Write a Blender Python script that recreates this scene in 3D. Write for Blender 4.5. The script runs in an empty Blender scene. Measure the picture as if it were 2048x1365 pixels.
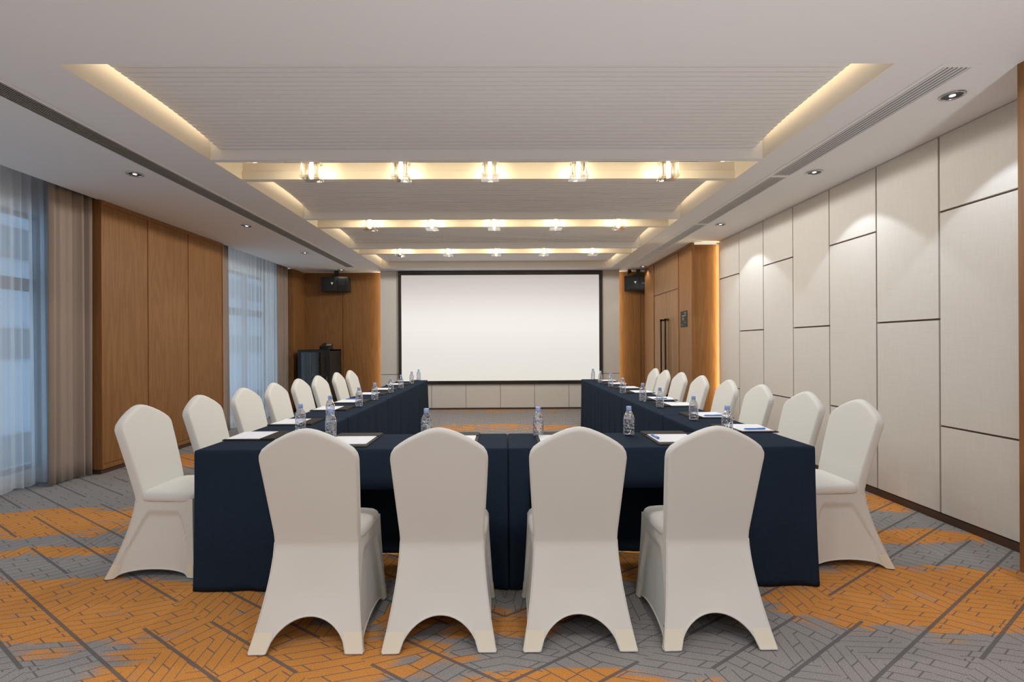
import bpy, bmesh, math, random
from mathutils import Vector, Matrix, noise
random.seed(7)
S = bpy.context.scene
C = S.collection
R = math.radians
H = 1.31            # eye height
ZC = 2.827          # ceiling height

# ------------------------------------------------------------------ camera
cd = bpy.data.cameras.new('camera'); cam = bpy.data.objects.new('camera', cd); C.objects.link(cam)
cd.sensor_width = 36; cd.sensor_fit = 'HORIZONTAL'; cd.lens = 1000 / 2048 * 36
cd.shift_x = (1024 - 1014.8) / 2048; cd.shift_y = (690.6 - 682.5) / 2048
cd.clip_start = .05; cd.clip_end = 200
cam.matrix_world = Matrix.Translation((0, 0, H)) @ Matrix.Rotation(-.0079, 4, 'Z') @ Matrix.Rotation(R(90), 4, 'X') @ Matrix.Rotation(-.0052, 4, 'Z')
S.camera = cam

# ------------------------------------------------------------------ world, exposure
w = bpy.data.worlds.new('world'); S.world = w; w.use_nodes = True
bg = w.node_tree.nodes['Background']; bg.inputs[0].default_value = (.48, .69, .92, 1); bg.inputs[1].default_value = 1.7
S.view_settings.view_transform = 'Standard'; S.view_settings.look = 'None'
S.view_settings.gamma = 1; S.view_settings.use_curve_mapping = False
S.view_settings.exposure = 0.0
S.cycles.max_bounces = 8; S.cycles.diffuse_bounces = 4; S.cycles.use_adaptive_sampling = True; S.cycles.adaptive_threshold = .02; S.cycles.glossy_bounces = 3; S.cycles.transmission_bounces = 6; S.cycles.transparent_max_bounces = 10
S.cycles.caustics_reflective = False; S.cycles.caustics_refractive = False; S.cycles.sample_clamp_indirect = 6.0
P_LAMP = 195.0       # crystal lamp emission strength
P_COVE = 4.6        # cove LED emission
P_EDGE = 14.0       # wall-edge LED emission
P_SPOT = 21.0       # right wall downlights (W)
P_SPOTL = 12.0      # window side downlights (W)
P_BEAM = 24.0       # downward beam of each crystal lamp (W)
P_FILL_UP = 45.0         # added unseen uplights that brighten the ceiling (W)
P_FILL = 13.5       # added unseen ceiling fill behind the camera (W)

# ------------------------------------------------------------------ helpers
class MB:
    def __init__(s): s.v = []; s.f = []
    def add(s, vs, fs):
        o = len(s.v); s.v += [tuple(p) for p in vs]; s.f += [tuple(i + o for i in f) for f in fs]; return s
    def box(s, x0, x1, y0, y1, z0, z1, M=None):
        vs = [(x, y, z) for z in (z0, z1) for y in (y0, y1) for x in (x0, x1)]
        if M: vs = [M @ Vector(p) for p in vs]
        return s.add(vs, [(0, 2, 3, 1), (4, 5, 7, 6), (0, 1, 5, 4), (2, 6, 7, 3), (0, 4, 6, 2), (1, 3, 7, 5)])
    def grid(s, pts, close_u=False, flip=False):
        n, m = len(pts), len(pts[0]); vs = [p for r in pts for p in r]; fs = []
        for i in range(n - 1):
            for j in range(m if close_u else m - 1):
                k = (j + 1) % m; f = (i * m + j, i * m + k, (i + 1) * m + k, (i + 1) * m + j)
                fs.append(f[::-1] if flip else f)
        return s.add(vs, fs)
    def lathe(s, prof, n=20, c=(0, 0, 0), cap=True):
        pts = [[(c[0] + r * math.cos(2 * math.pi * j / n), c[1] + r * math.sin(2 * math.pi * j / n), c[2] + z) for j in range(n)] for r, z in prof]
        o = len(s.v); s.grid(pts, True)
        if cap:
            s.f.append(tuple(o + j for j in range(n))[::-1]); b = o + (len(prof) - 1) * n
            s.f.append(tuple(b + j for j in range(n)))
        return s
    def tube(s, path, r=.004, n=6, closed=False):
        path = [Vector(p) for p in path]; rings = []
        for i, p in enumerate(path):
            a = path[max(i - 1, 0)]; b = path[min(i + 1, len(path) - 1)]; d = (b - a).normalized()
            u = d.orthogonal().normalized()
            if i and abs(d.z) < .98: u = d.cross(Vector((0, 0, 1))).normalized()
            v = d.cross(u)
            rings.append([p + r * (math.cos(2 * math.pi * k / n) * u + math.sin(2 * math.pi * k / n) * v) for k in range(n)])
        s.grid(rings, True)
        return s
    def mesh(s, name, mat, smooth=False, bevel=0):
        me = bpy.data.meshes.new(name); me.from_pydata(s.v, [], s.f); me.validate(); me.update()
        bm = bmesh.new(); bm.from_mesh(me)
        if bevel:
            bmesh.ops.bevel(bm, geom=bm.edges[:], offset=bevel, segments=2, affect='EDGES', profile=.6)
        bmesh.ops.recalc_face_normals(bm, faces=bm.faces)
        bm.to_mesh(me); bm.free()
        if mat: me.materials.append(mat)
        if smooth:
            for p in me.polygons: p.use_smooth = True
        return me
    def obj(s, name, mat, parent=None, smooth=False, bevel=0):
        o = bpy.data.objects.new(name, s.mesh(name, mat, smooth, bevel)); C.objects.link(o)
        if parent: o.parent = parent
        return o
def tag(o, label, cat=None, group=None, kind=None):
    o['label'] = label
    if cat: o['category'] = cat
    if group: o['group'] = group
    if kind: o['kind'] = kind
    return o
def thing(name, label, cat, loc=(0, 0, 0), rz=0, group=None):
    o = bpy.data.objects.new(name, None); C.objects.link(o); o.location = loc; o.rotation_euler = (0, 0, rz)
    o.empty_display_size = .1
    return tag(o, label, cat, group)
def struct(o, label): o['kind'] = 'structure'; o['label'] = label; return o
def dup(root, loc, rz, label):
    r = root.copy(); C.objects.link(r); r.location = loc; r.rotation_euler = (0, 0, rz); r['label'] = label
    for ch in list(root.children):
        c = ch.copy(); C.objects.link(c); c.parent = r
        for g in ch.children:
            d = g.copy(); C.objects.link(d); d.parent = c
    return r
def put(mesh, name, parent, loc=(0, 0, 0)):
    o = bpy.data.objects.new(name, mesh); C.objects.link(o); o.location = loc
    if parent: o.parent = parent
    return o
NTH = ['first', 'second', 'third', 'fourth', 'fifth', 'sixth', 'seventh', 'eighth']

# ------------------------------------------------------------------ materials
def new_mat(name):
    m = bpy.data.materials.new(name); m.use_nodes = True; nt = m.node_tree
    return m, nt, nt.nodes['Principled BSDF']
def N(nt, t, **k):
    n = nt.nodes.new(t)
    for a, b in k.items():
        if a.startswith('i_'):
            key = a[2:]; n.inputs[int(key) if key.isdigit() else key].default_value = b
        else: setattr(n, a, b)
    return n
def pmat(name, col, rough=.6, metal=0, spec=.5, var=.0, vscale=8, bump=0, bscale=200, stretch=(1, 1, 1), sheen=0, emit=None, estr=0):
    m, nt, b = new_mat(name); L = nt.links.new
    b.inputs['Base Color'].default_value = (*col, 1); b.inputs['Roughness'].default_value = rough
    b.inputs['Metallic'].default_value = metal; b.inputs['Specular IOR Level'].default_value = spec
    if sheen: b.inputs['Sheen Weight'].default_value = sheen
    if emit: b.inputs['Emission Color'].default_value = (*emit, 1); b.inputs['Emission Strength'].default_value = estr
    if var or bump:
        tc = N(nt, 'ShaderNodeTexCoord'); mp = N(nt, 'ShaderNodeMapping'); mp.inputs['Scale'].default_value = stretch
        L(tc.outputs['Object'], mp.inputs[0])
        if var:
            n = N(nt, 'ShaderNodeTexNoise', i_Scale=vscale, i_Detail=4.0); L(mp.outputs[0], n.inputs['Vector'])
            mx = N(nt, 'ShaderNodeMix', data_type='RGBA')
            mx.inputs[6].default_value = (*[c * (1 - var) for c in col], 1); mx.inputs[7].default_value = (*[min(1, c * (1 + var)) for c in col], 1)
            L(n.outputs[0], mx.inputs[0]); L(mx.outputs[2], b.inputs['Base Color'])
        if bump:
            n2 = N(nt, 'ShaderNodeTexNoise', i_Scale=bscale, i_Detail=2.0); L(mp.outputs[0], n2.inputs['Vector'])
            bp = N(nt, 'ShaderNodeBump', i_Strength=bump, i_Distance=.002); L(n2.outputs[0], bp.inputs['Height']); L(bp.outputs[0], b.inputs['Normal'])
    return m
def emat(name, col, st):
    m = bpy.data.materials.new(name); m.use_nodes = True; nt = m.node_tree; nt.nodes.clear()
    e = N(nt, 'ShaderNodeEmission'); e.inputs[0].default_value = (*col, 1); e.inputs[1].default_value = st
    o = N(nt, 'ShaderNodeOutputMaterial'); nt.links.new(e.outputs[0], o.inputs[0]); return m
def wood_mat(name, dark, light, rough=.42):
    m, nt, b = new_mat(name); L = nt.links.new
    tc = N(nt, 'ShaderNodeTexCoord')
    oi = N(nt, 'ShaderNodeObjectInfo')
    off = N(nt, 'ShaderNodeVectorMath', operation='SCALE'); off.inputs[0].default_value = (7, 5, 3); L(oi.outputs['Random'], off.inputs['Scale'])
    ad = N(nt, 'ShaderNodeVectorMath', operation='ADD'); L(tc.outputs['Object'], ad.inputs[0]); L(off.outputs[0], ad.inputs[1])
    m1 = N(nt, 'ShaderNodeMapping'); m1.inputs['Scale'].default_value = (4.5, 4.5, .38); L(ad.outputs[0], m1.inputs[0])
    n1 = N(nt, 'ShaderNodeTexNoise', i_Scale=1.0, i_Detail=2.0, i_Roughness=.45); L(m1.outputs[0], n1.inputs['Vector'])
    mu = N(nt, 'ShaderNodeMath', operation='MULTIPLY', i_1=75.0); L(n1.outputs[0], mu.inputs[0])
    sn = N(nt, 'ShaderNodeMath', operation='SINE'); L(mu.outputs[0], sn.inputs[0])
    m2 = N(nt, 'ShaderNodeMapping'); m2.inputs['Scale'].default_value = (260, 260, 5); L(ad.outputs[0], m2.inputs[0])
    n2 = N(nt, 'ShaderNodeTexNoise', i_Scale=1.0, i_Detail=3.0); L(m2.outputs[0], n2.inputs['Vector'])
    a = N(nt, 'ShaderNodeMath', operation='MULTIPLY_ADD', i_1=.09, i_2=.12); L(sn.outputs[0], a.inputs[0])
    c = N(nt, 'ShaderNodeMath', operation='MULTIPLY_ADD', i_1=.75); L(n2.outputs[0], c.inputs[0]); L(a.outputs[0], c.inputs[2])
    rp = N(nt, 'ShaderNodeValToRGB'); rp.color_ramp.elements[0].position = .2; rp.color_ramp.elements[1].position = .8
    rp.color_ramp.elements[0].color = (*dark, 1); rp.color_ramp.elements[1].color = (*light, 1)
    L(c.outputs[0], rp.inputs[0]); L(rp.outputs[0], b.inputs['Base Color'])
    b.inputs['Roughness'].default_value = rough; b.inputs['Specular IOR Level'].default_value = .2
    bp = N(nt, 'ShaderNodeBump', i_Strength=.12, i_Distance=.001); L(c.outputs[0], bp.inputs['Height']); L(bp.outputs[0], b.inputs['Normal'])
    return m

M = {}
M['paint'] = pmat('ceiling paint', (.86, .855, .85), .8, spec=.2, bump=.03, bscale=300)
M['slat'] = pmat('slat paint', (.90, .89, .875), .6, spec=.3)
M['warm_tint'] = pmat('recess warm light tint', (.91, .835, .72), .7, spec=.2)  # warm light put into the recess colour over plain ceiling paint
M['void'] = pmat('dark void', (.05, .045, .04), .9)
M['grille'] = pmat('grille metal', (.80, .79, .77), .5, spec=.4)
M['wood'] = wood_mat('oak veneer', (.185, .080, .027), (.290, .146, .055))
M['wood_frame'] = wood_mat('oak trim', (.20, .084, .028), (.30, .145, .055))
M['door_wood'] = wood_mat('door veneer', (.20, .105, .048), (.31, .178, .088))
M['toe'] = pmat('dark skirting', (.06, .03, .018), .5)
M['joint'] = pmat('joint brown', (.16, .085, .05), .6)
M['chrome'] = pmat('downlight chrome', (.55, .57, .6), .18, metal=1)
M['lens'] = emat('downlight lens', (1, .97, .92), 2.5)
M['black'] = pmat('black plastic', (.014, .014, .015), .6, spec=.25)
M['blackmetal'] = pmat('black metal', (.02, .02, .022), .35, metal=.4)
M['bronze'] = pmat('dark bronze', (.07, .048, .035), .32, metal=.8)
M['brass'] = pmat('lamp brass', (.75, .55, .28), .25, metal=1)
M['core'] = emat('lamp core', (1, .83, .58), P_LAMP)
M['cove'] = emat('cove led', (1, .81, .56), P_COVE)
M['edge'] = emat('edge led', (1, .84, .60), P_EDGE)
M['edge_box'] = emat('edge led of the oak box', (1, .80, .42), P_EDGE * 4.6)
M['cloth'] = pmat('navy cloth', (.0165, .0275, .047), .9, spec=.06, var=.18, vscale=60, bump=.25, bscale=500)
M['tabletop'] = pmat('table laminate', (.06, .05, .045), .5)
M['chair'] = pmat('ivory stretch cover', (.715, .70, .66), .75, spec=.2, var=.02, vscale=5, bump=.12, bscale=700, sheen=.2)
M['pocket'] = pmat('ivory foot pocket', (.80, .74, .61), .75, spec=.2, bump=.1, bscale=500)
M['paper'] = pmat('white paper', (.86, .87, .93), .7, spec=.2)
M['leather'] = pmat('dark brown leather', (.030, .024, .020), .7, spec=.2, bump=.2, bscale=400)
M['bluepen'] = pmat('blue plastic', (.05, .22, .62), .3)
M['cap'] = pmat('pale blue cap', (.36, .50, .85), .4)
M['drape'] = pmat('taupe drape', (.30, .236, .20), .85, spec=.15, var=.12, vscale=3, stretch=(3, 3, .3), bump=.3, bscale=500, sheen=.2)
M['frame'] = pmat('screen frame', (.022, .015, .012), .22, spec=.6)
M['winframe'] = pmat('window frame', (.07, .085, .10), .5)
M['facade'] = pmat('facade', (.46, .52, .58), .7, var=.1, vscale=1)
M['facade2'] = pmat('facade band', (.10, .13, .16), .6)
M['plaque'] = pmat('plaque', (.032, .035, .029), .6, spec=.2)
M['plaquemark'] = pmat('plaque mark', (.20, .20, .17), .6)
M['white'] = pmat('white mark', (.75, .75, .75), .5)
M['steel'] = pmat('rack led steel', (.65, .68, .70), .4, metal=.6)

def panel_mat():
    m, nt, b = new_mat('woven wall panel'); L = nt.links.new
    tc = N(nt, 'ShaderNodeTexCoord'); vals = []
    for sc in ((6, 6, 420), (420, 420, 6)):
        mp = N(nt, 'ShaderNodeMapping'); mp.inputs['Scale'].default_value = sc; L(tc.outputs['Object'], mp.inputs[0])
        n = N(nt, 'ShaderNodeTexNoise', i_Scale=1.0, i_Detail=3.0); L(mp.outputs[0], n.inputs['Vector']); vals.append(n.outputs[0])
    a = N(nt, 'ShaderNodeMath', operation='ADD'); L(vals[0], a.inputs[0]); L(vals[1], a.inputs[1])
    h = N(nt, 'ShaderNodeMath', operation='MULTIPLY', i_1=.5); L(a.outputs[0], h.inputs[0])
    rp = N(nt, 'ShaderNodeValToRGB'); rp.color_ramp.elements[0].position = .3; rp.color_ramp.elements[1].position = .7
    rp.color_ramp.elements[0].color = (.575, .54, .50, 1); rp.color_ramp.elements[1].color = (.665, .628, .585, 1)
    L(h.outputs[0], rp.inputs[0]); L(rp.outputs[0], b.inputs['Base Color'])
    b.inputs['Roughness'].default_value = .8; b.inputs['Specular IOR Level'].default_value = .2
    bp = N(nt, 'ShaderNodeBump', i_Strength=.2, i_Distance=.001); L(h.outputs[0], bp.inputs['Height']); L(bp.outputs[0], b.inputs['Normal'])
    return m
M['panel'] = panel_mat()

def glassy(name, tint, ior=1.45, fac=.12):
    # thin clear plastic or crystal: see-through with fresnel glints
    m = bpy.data.materials.new(name); m.use_nodes = True; nt = m.node_tree; nt.nodes.clear(); L = nt.links.new
    t = N(nt, 'ShaderNodeBsdfTransparent'); t.inputs[0].default_value = (*tint, 1)
    g = N(nt, 'ShaderNodeBsdfGlossy'); g.inputs[0].default_value = (1, 1, 1, 1); g.inputs['Roughness'].default_value = .03
    lw = N(nt, 'ShaderNodeLayerWeight', i_Blend=.35)
    mm = N(nt, 'ShaderNodeMath', operation='MULTIPLY_ADD', i_1=.75, i_2=fac); L(lw.outputs['Facing'], mm.inputs[0]); mm.use_clamp = True
    mx = N(nt, 'ShaderNodeMixShader'); L(mm.outputs[0], mx.inputs[0]); L(t.outputs[0], mx.inputs[1]); L(g.outputs[0], mx.inputs[2])
    o = N(nt, 'ShaderNodeOutputMaterial'); L(mx.outputs[0], o.inputs[0]); return m
M['crystal'] = glassy('lamp crystal', (.97, .96, .93), fac=.1)
M['pane'] = glassy('window glass', (.86, .93, .97), fac=.03)
M['smoke'] = glassy('smoked rack glass', (.45, .46, .48), fac=.06)
def bottle_mat():
    m = bpy.data.materials.new('clear bottle'); m.use_nodes = True; nt = m.node_tree; nt.nodes.clear(); L = nt.links.new
    tc = N(nt, 'ShaderNodeTexCoord'); v = N(nt, 'ShaderNodeTexVoronoi', i_Scale=85.0); mp = N(nt, 'ShaderNodeMapping'); mp.inputs['Scale'].default_value = (1, 1, .8)
    L(tc.outputs['Object'], mp.inputs[0]); L(mp.outputs[0], v.inputs['Vector'])
    bp = N(nt, 'ShaderNodeBump', i_Strength=.9, i_Distance=.006); L(v.outputs[0], bp.inputs['Height'])
    t = N(nt, 'ShaderNodeBsdfTransparent'); t.inputs[0].default_value = (.88, .91, .96, 1)
    g = N(nt, 'ShaderNodeBsdfGlossy'); g.inputs[0].default_value = (.93, .95, 1, 1); g.inputs['Roughness'].default_value = .06; L(bp.outputs[0], g.inputs['Normal'])
    lw = N(nt, 'ShaderNodeLayerWeight', i_Blend=.4); L(bp.outputs[0], lw.inputs['Normal'])
    mm = N(nt, 'ShaderNodeMath', operation='MULTIPLY_ADD', i_1=.72, i_2=.2); L(lw.outputs['Facing'], mm.inputs[0]); mm.use_clamp = True
    mx = N(nt, 'ShaderNodeMixShader'); L(mm.outputs[0], mx.inputs[0]); L(t.outputs[0], mx.inputs[1]); L(g.outputs[0], mx.inputs[2])
    o = N(nt, 'ShaderNodeOutputMaterial'); L(mx.outputs[0], o.inputs[0]); return m
M['bottle'] = bottle_mat()
def sheer_mat():
    m = bpy.data.materials.new('sheer voile'); m.use_nodes = True; nt = m.node_tree; nt.nodes.clear(); L = nt.links.new
    t = N(nt, 'ShaderNodeBsdfTransparent'); t.inputs[0].default_value = (1, 1, 1, 1)
    d = N(nt, 'ShaderNodeBsdfDiffuse'); d.inputs[0].default_value = (.80, .82, .84, 1)
    tr = N(nt, 'ShaderNodeBsdfTranslucent'); tr.inputs[0].default_value = (.80, .84, .88, 1)
    a = N(nt, 'ShaderNodeMixShader'); a.inputs[0].default_value = .5; L(d.outputs[0], a.inputs[1]); L(tr.outputs[0], a.inputs[2])
    lw = N(nt, 'ShaderNodeLayerWeight', i_Blend=.5)
    mm = N(nt, 'ShaderNodeMath', operation='MULTIPLY_ADD', i_1=.45, i_2=.52); mm.use_clamp = True; L(lw.outputs['Facing'], mm.inputs[0])
    mx = N(nt, 'ShaderNodeMixShader'); L(mm.outputs[0], mx.inputs[0]); L(t.outputs[0], mx.inputs[1]); L(a.outputs[0], mx.inputs[2])
    o = N(nt, 'ShaderNodeOutputMaterial'); L(mx.outputs[0], o.inputs[0]); return m
M['sheer'] = sheer_mat()
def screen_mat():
    # vertical emission ramp, pale below and lilac-grey along the head
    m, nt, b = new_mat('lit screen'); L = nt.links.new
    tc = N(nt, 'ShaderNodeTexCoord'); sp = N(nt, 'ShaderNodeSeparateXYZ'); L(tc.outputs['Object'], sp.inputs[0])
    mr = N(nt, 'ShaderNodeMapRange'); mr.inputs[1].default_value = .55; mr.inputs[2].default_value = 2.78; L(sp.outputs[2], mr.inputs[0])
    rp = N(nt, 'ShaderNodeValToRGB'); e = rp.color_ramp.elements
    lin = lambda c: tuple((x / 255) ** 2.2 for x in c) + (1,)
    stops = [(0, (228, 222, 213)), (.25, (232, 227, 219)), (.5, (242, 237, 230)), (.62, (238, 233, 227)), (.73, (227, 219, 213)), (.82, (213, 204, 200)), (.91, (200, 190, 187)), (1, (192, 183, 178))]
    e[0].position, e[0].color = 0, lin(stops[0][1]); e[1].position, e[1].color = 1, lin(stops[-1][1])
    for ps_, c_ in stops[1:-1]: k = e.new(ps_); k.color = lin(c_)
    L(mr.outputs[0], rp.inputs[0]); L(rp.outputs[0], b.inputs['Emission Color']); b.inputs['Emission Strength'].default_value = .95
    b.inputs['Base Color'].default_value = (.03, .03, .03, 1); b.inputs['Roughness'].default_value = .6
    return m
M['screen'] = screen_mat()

def carpet_mat():
    m, nt, b = new_mat('patterned carpet'); L = nt.links.new
    def mth(op, a, b_=None, c_=None):
        n = N(nt, 'ShaderNodeMath', operation=op)
        for i, v in enumerate((a, b_, c_)):
            if v is None: continue
            if isinstance(v, (int, float)): n.inputs[i].default_value = v
            else: L(v, n.inputs[i])
        return n.outputs[0]
    def rnd(a, b_, c_=0.0):
        cb = N(nt, 'ShaderNodeCombineXYZ')
        for i, v in enumerate((a, b_, c_)):
            if isinstance(v, (int, float)): cb.inputs[i].default_value = v
            else: L(v, cb.inputs[i])
        wn = N(nt, 'ShaderNodeTexWhiteNoise', noise_dimensions='3D'); L(cb.outputs[0], wn.inputs['Vector']); return wn.outputs['Value']
    tc = N(nt, 'ShaderNodeTexCoord'); sp = N(nt, 'ShaderNodeSeparateXYZ'); L(tc.outputs['Object'], sp.inputs[0])
    # the drawn pattern is mirrored about the room's middle line; p runs along the bold diagonals, q across them
    cb = N(nt, 'ShaderNodeCombineXYZ'); L(mth('ABSOLUTE', sp.outputs[0]), cb.inputs[0]); L(sp.outputs[1], cb.inputs[1])
    ro = N(nt, 'ShaderNodeMapping'); ro.inputs['Rotation'].default_value = (0, 0, R(-34)); L(cb.outputs[0], ro.inputs[0])
    s2 = N(nt, 'ShaderNodeSeparateXYZ'); L(ro.outputs[0], s2.inputs[0]); p, q = s2.outputs[0], s2.outputs[1]
    W = .20
    qs = mth('DIVIDE', q, W); row = mth('FLOOR', qs); qf = mth('SUBTRACT', mth('SUBTRACT', qs, row), .5)
    blk = mth('FLOOR', mth('ADD', mth('DIVIDE', p, .23), mth('MULTIPLY', row, .37)))
    shear = mth('MULTIPLY', mth('SUBTRACT', rnd(row, blk, 3.3), .42), 2.3)
    p2 = mth('ADD', p, mth('MULTIPLY', mth('MULTIPLY', qf, W), shear))
    bv = N(nt, 'ShaderNodeCombineXYZ'); L(q, bv.inputs[0]); L(p2, bv.inputs[1])
    br = N(nt, 'ShaderNodeTexBrick', offset=.43, offset_frequency=2, squash=1.6, squash_frequency=3)
    br.inputs['Scale'].default_value = 1.0; br.inputs['Mortar Size'].default_value = .0034; br.inputs['Mortar Smooth'].default_value = .3
    br.inputs['Brick Width'].default_value = .155; br.inputs['Row Height'].default_value = .064
    L(bv.outputs[0], br.inputs['Vector'])
    edge = mth('SUBTRACT', .5, mth('ABSOLUTE', qf))                       # 0 at a bold diagonal
    near = mth('FLOOR', mth('ADD', qs, .5))
    on = mth('GREATER_THAN', rnd(near, mth('FLOOR', mth('ADD', mth('DIVIDE', p, .34), mth('MULTIPLY', near, .61))), 8.1), .22)
    bold = mth('MULTIPLY', mth('LESS_THAN', edge, .038), on)
    lines = mth('MAXIMUM', mth('MULTIPLY', br.outputs['Fac'], .95), bold)
    # orange drifts from the attribute, ragged by shard
    at = N(nt, 'ShaderNodeAttribute', attribute_name='orange')
    cell = rnd(mth('FLOOR', mth('DIVIDE', p2, .064)), row, 1.7)
    mp = N(nt, 'ShaderNodeMapping'); mp.inputs['Scale'].default_value = (2.2, 7.5, 1); L(tc.outputs['Object'], mp.inputs[0])
    fn = N(nt, 'ShaderNodeTexNoise', i_Scale=1.0, i_Detail=5.0, i_Roughness=.62); L(mp.outputs[0], fn.inputs['Vector'])
    gr = N(nt, 'ShaderNodeTexNoise', i_Scale=120.0, i_Detail=2.0); L(tc.outputs['Object'], gr.inputs['Vector'])
    f = mth('MULTIPLY_ADD', cell, .30, at.outputs['Fac']); f = mth('MULTIPLY_ADD', fn.outputs[0], 1.25, f); f = mth('MULTIPLY_ADD', gr.outputs[0], .30, f)
    om = N(nt, 'ShaderNodeMapRange'); om.inputs[1].default_value = 1.36; om.inputs[2].default_value = 1.54; om.interpolation_type = 'SMOOTHSTEP'; L(f, om.inputs[0])
    # pile speckle
    pn = N(nt, 'ShaderNodeTexNoise', i_Scale=260.0, i_Detail=2.0, i_Roughness=.7); L(tc.outputs['Object'], pn.inputs['Vector'])
    pr = N(nt, 'ShaderNodeMapRange'); pr.inputs[1].default_value = .28; pr.inputs[2].default_value = .72; L(pn.outputs[0], pr.inputs[0])
    g = N(nt, 'ShaderNodeMix', data_type='RGBA'); g.inputs[6].default_value = (.16, .147, .142, 1); g.inputs[7].default_value = (.46, .435, .42, 1); L(pr.outputs[0], g.inputs[0])
    o_ = N(nt, 'ShaderNodeMix', data_type='RGBA'); o_.inputs[6].default_value = (.43, .155, .032, 1); o_.inputs[7].default_value = (.90, .41, .11, 1); L(pr.outputs[0], o_.inputs[0])
    mc = N(nt, 'ShaderNodeMix', data_type='RGBA'); L(om.outputs[0], mc.inputs[0]); L(g.outputs[2], mc.inputs[6]); L(o_.outputs[2], mc.inputs[7])
    ln = N(nt, 'ShaderNodeMix', data_type='RGBA'); ln.inputs[7].default_value = (.125, .116, .116, 1)
    L(mth('MULTIPLY', lines, .85), ln.inputs[0]); L(mc.outputs[2], ln.inputs[6]); L(ln.outputs[2], b.inputs['Base Color'])
    b.inputs['Roughness'].default_value = .95; b.inputs['Specular IOR Level'].default_value = .1
    bp = N(nt, 'ShaderNodeBump', i_Strength=.5, i_Distance=.004); L(pn.outputs[0], bp.inputs['Height']); L(bp.outputs[0], b.inputs['Normal'])
    return m
M['carpet'] = carpet_mat()

# ------------------------------------------------------------------ floor
XL, XR, Y0, YB = -4.126, 3.2065, -3.0, 10.42
def build_floor():
    x0, x1, y0, y1, st = -4.7, 3.4, -3.1, 10.6, .05
    nx = int((x1 - x0) / st) + 1; ny = int((y1 - y0) / st) + 1
    pts = [[(x0 + i * st, y0 + j * st, 0) for i in range(nx)] for j in range(ny)]
    o = MB().grid(pts).obj('floor', M['carpet'])
    pat = [(-2.2, 2.52, 1.5, .36, 1), (-3.4, 3.8, .9, .34, .9), (-2.95, 3.22, .55, .09, .7), (-2.4, 3.75, .5, .12, .65), (-.95, 2.12, .75, .28, 1), (-.2, 2.35, .5, .16, .6),
           (.28, 1.93, .55, .10, 1), (2.25, 2.58, 1.0, .38, 1), (2.75, 3.36, .7, .14, .8), (3.0, 4.1, .6, .28, .9), (2.3, 3.9, .4, .2, .8), (.75, 3.0, .5, .25, .9), (-.65, 3.0, .6, .2, .9),
           (-3.6, 5.9, 1.0, .45, .9), (-2.7, 4.7, .7, .2, .7), (-3.4, 8.0, 1.2, .4, .8), (0, 8.0, 1.6, .45, 1), (0, 9.95, 2.4, .22, .8), (.4, 6.3, 1.4, .4, .9), (-.3, 4.7, 1.3, .35, .9), (2.6, 5.6, .7, .4, .9), (2.6, 7.4, .6, .5, .8),
           (-1.2, 1.2, 1.2, .4, .9), (2.0, .9, 1.0, .4, .9), (-3, .4, 1.2, .5, .9), (0.5, -.5, 1.5, .5, .9), (-2, -1.8, 1.5, .5, .9), (2.2, -1.9, 1, .5, .9)]
    at = o.data.attributes.new('orange', 'FLOAT', 'POINT')
    for k, v in enumerate(o.data.vertices):
        x, y = v.co.x, v.co.y
        n = noise.noise(Vector((x * .9, y * 2.6, 3.1))) * .35
        best = -1
        for cx, cy, rx, ry, a in pat:
            d = ((x - cx) / rx) ** 2 + ((y - cy) / ry) ** 2
            best = max(best, a * (1 - d) if d < 3 else -1)
        at.data[k].value = max(-.5, min(.80, .42 + best * .62 + n * .5)) - (.26 if y > 6 else 0)  # less orange on the far floor, standing in for its dimmer light
    struct(o, 'grey carpet with drifts of orange and dark angular outlines')
build_floor()

# ------------------------------------------------------------------ ceiling
OX0, OX1, OY0, OY1 = -2.37, 2.13, 2.695, 9.83
cm = MB()
cm.box(-4.16, 3.35, -3.1, OY0, ZC, ZC + .05)
cm.box(-4.16, OX0 - .012, OY0, OY1, ZC, ZC + .05); cm.box(OX1 + .012, 3.35, OY0, OY1, ZC, ZC + .05)
cm.box(-4.16, 3.35, OY1, 10.6, ZC, ZC + .05)
ceil = struct(cm.obj('ceiling', M['paint']), 'flat off-white ceiling with a long slatted recess over the tables')
m_ = MB()
m_.box(OX0 - .06, OX0, OY0 - .06, OY1 + .06, ZC + .05, 3.32); m_.box(OX1, OX1 + .06, OY0 - .06, OY1 + .06, ZC + .05, 3.32)
m_.box(OX0, OX1, OY0 - .06, OY0, ZC + .05, 3.32); m_.box(OX0, OX1, OY1, OY1 + .06, ZC + .05, 3.32)
m_.box(OX0 - .012, OX0, OY0, OY1, ZC + .0005, ZC + .05); m_.box(OX1, OX1 + .012, OY0, OY1, ZC + .0005, ZC + .05)
m_.obj('recess_side', M['warm_tint'], ceil)
MB().box(OX0, OX1, OY0, OY1, 3.30, 3.34).obj('recess_top', M['void'], ceil)
mp_ = MB(); mp_.box(-4.72, -4.16, -3.1, 10.6, 2.95, 3.0); mp_.box(-4.17, -4.16, -3.1, 10.6, ZC + .05, 2.95)
mp_.obj('curtain_pocket', M['paint'], ceil)
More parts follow.
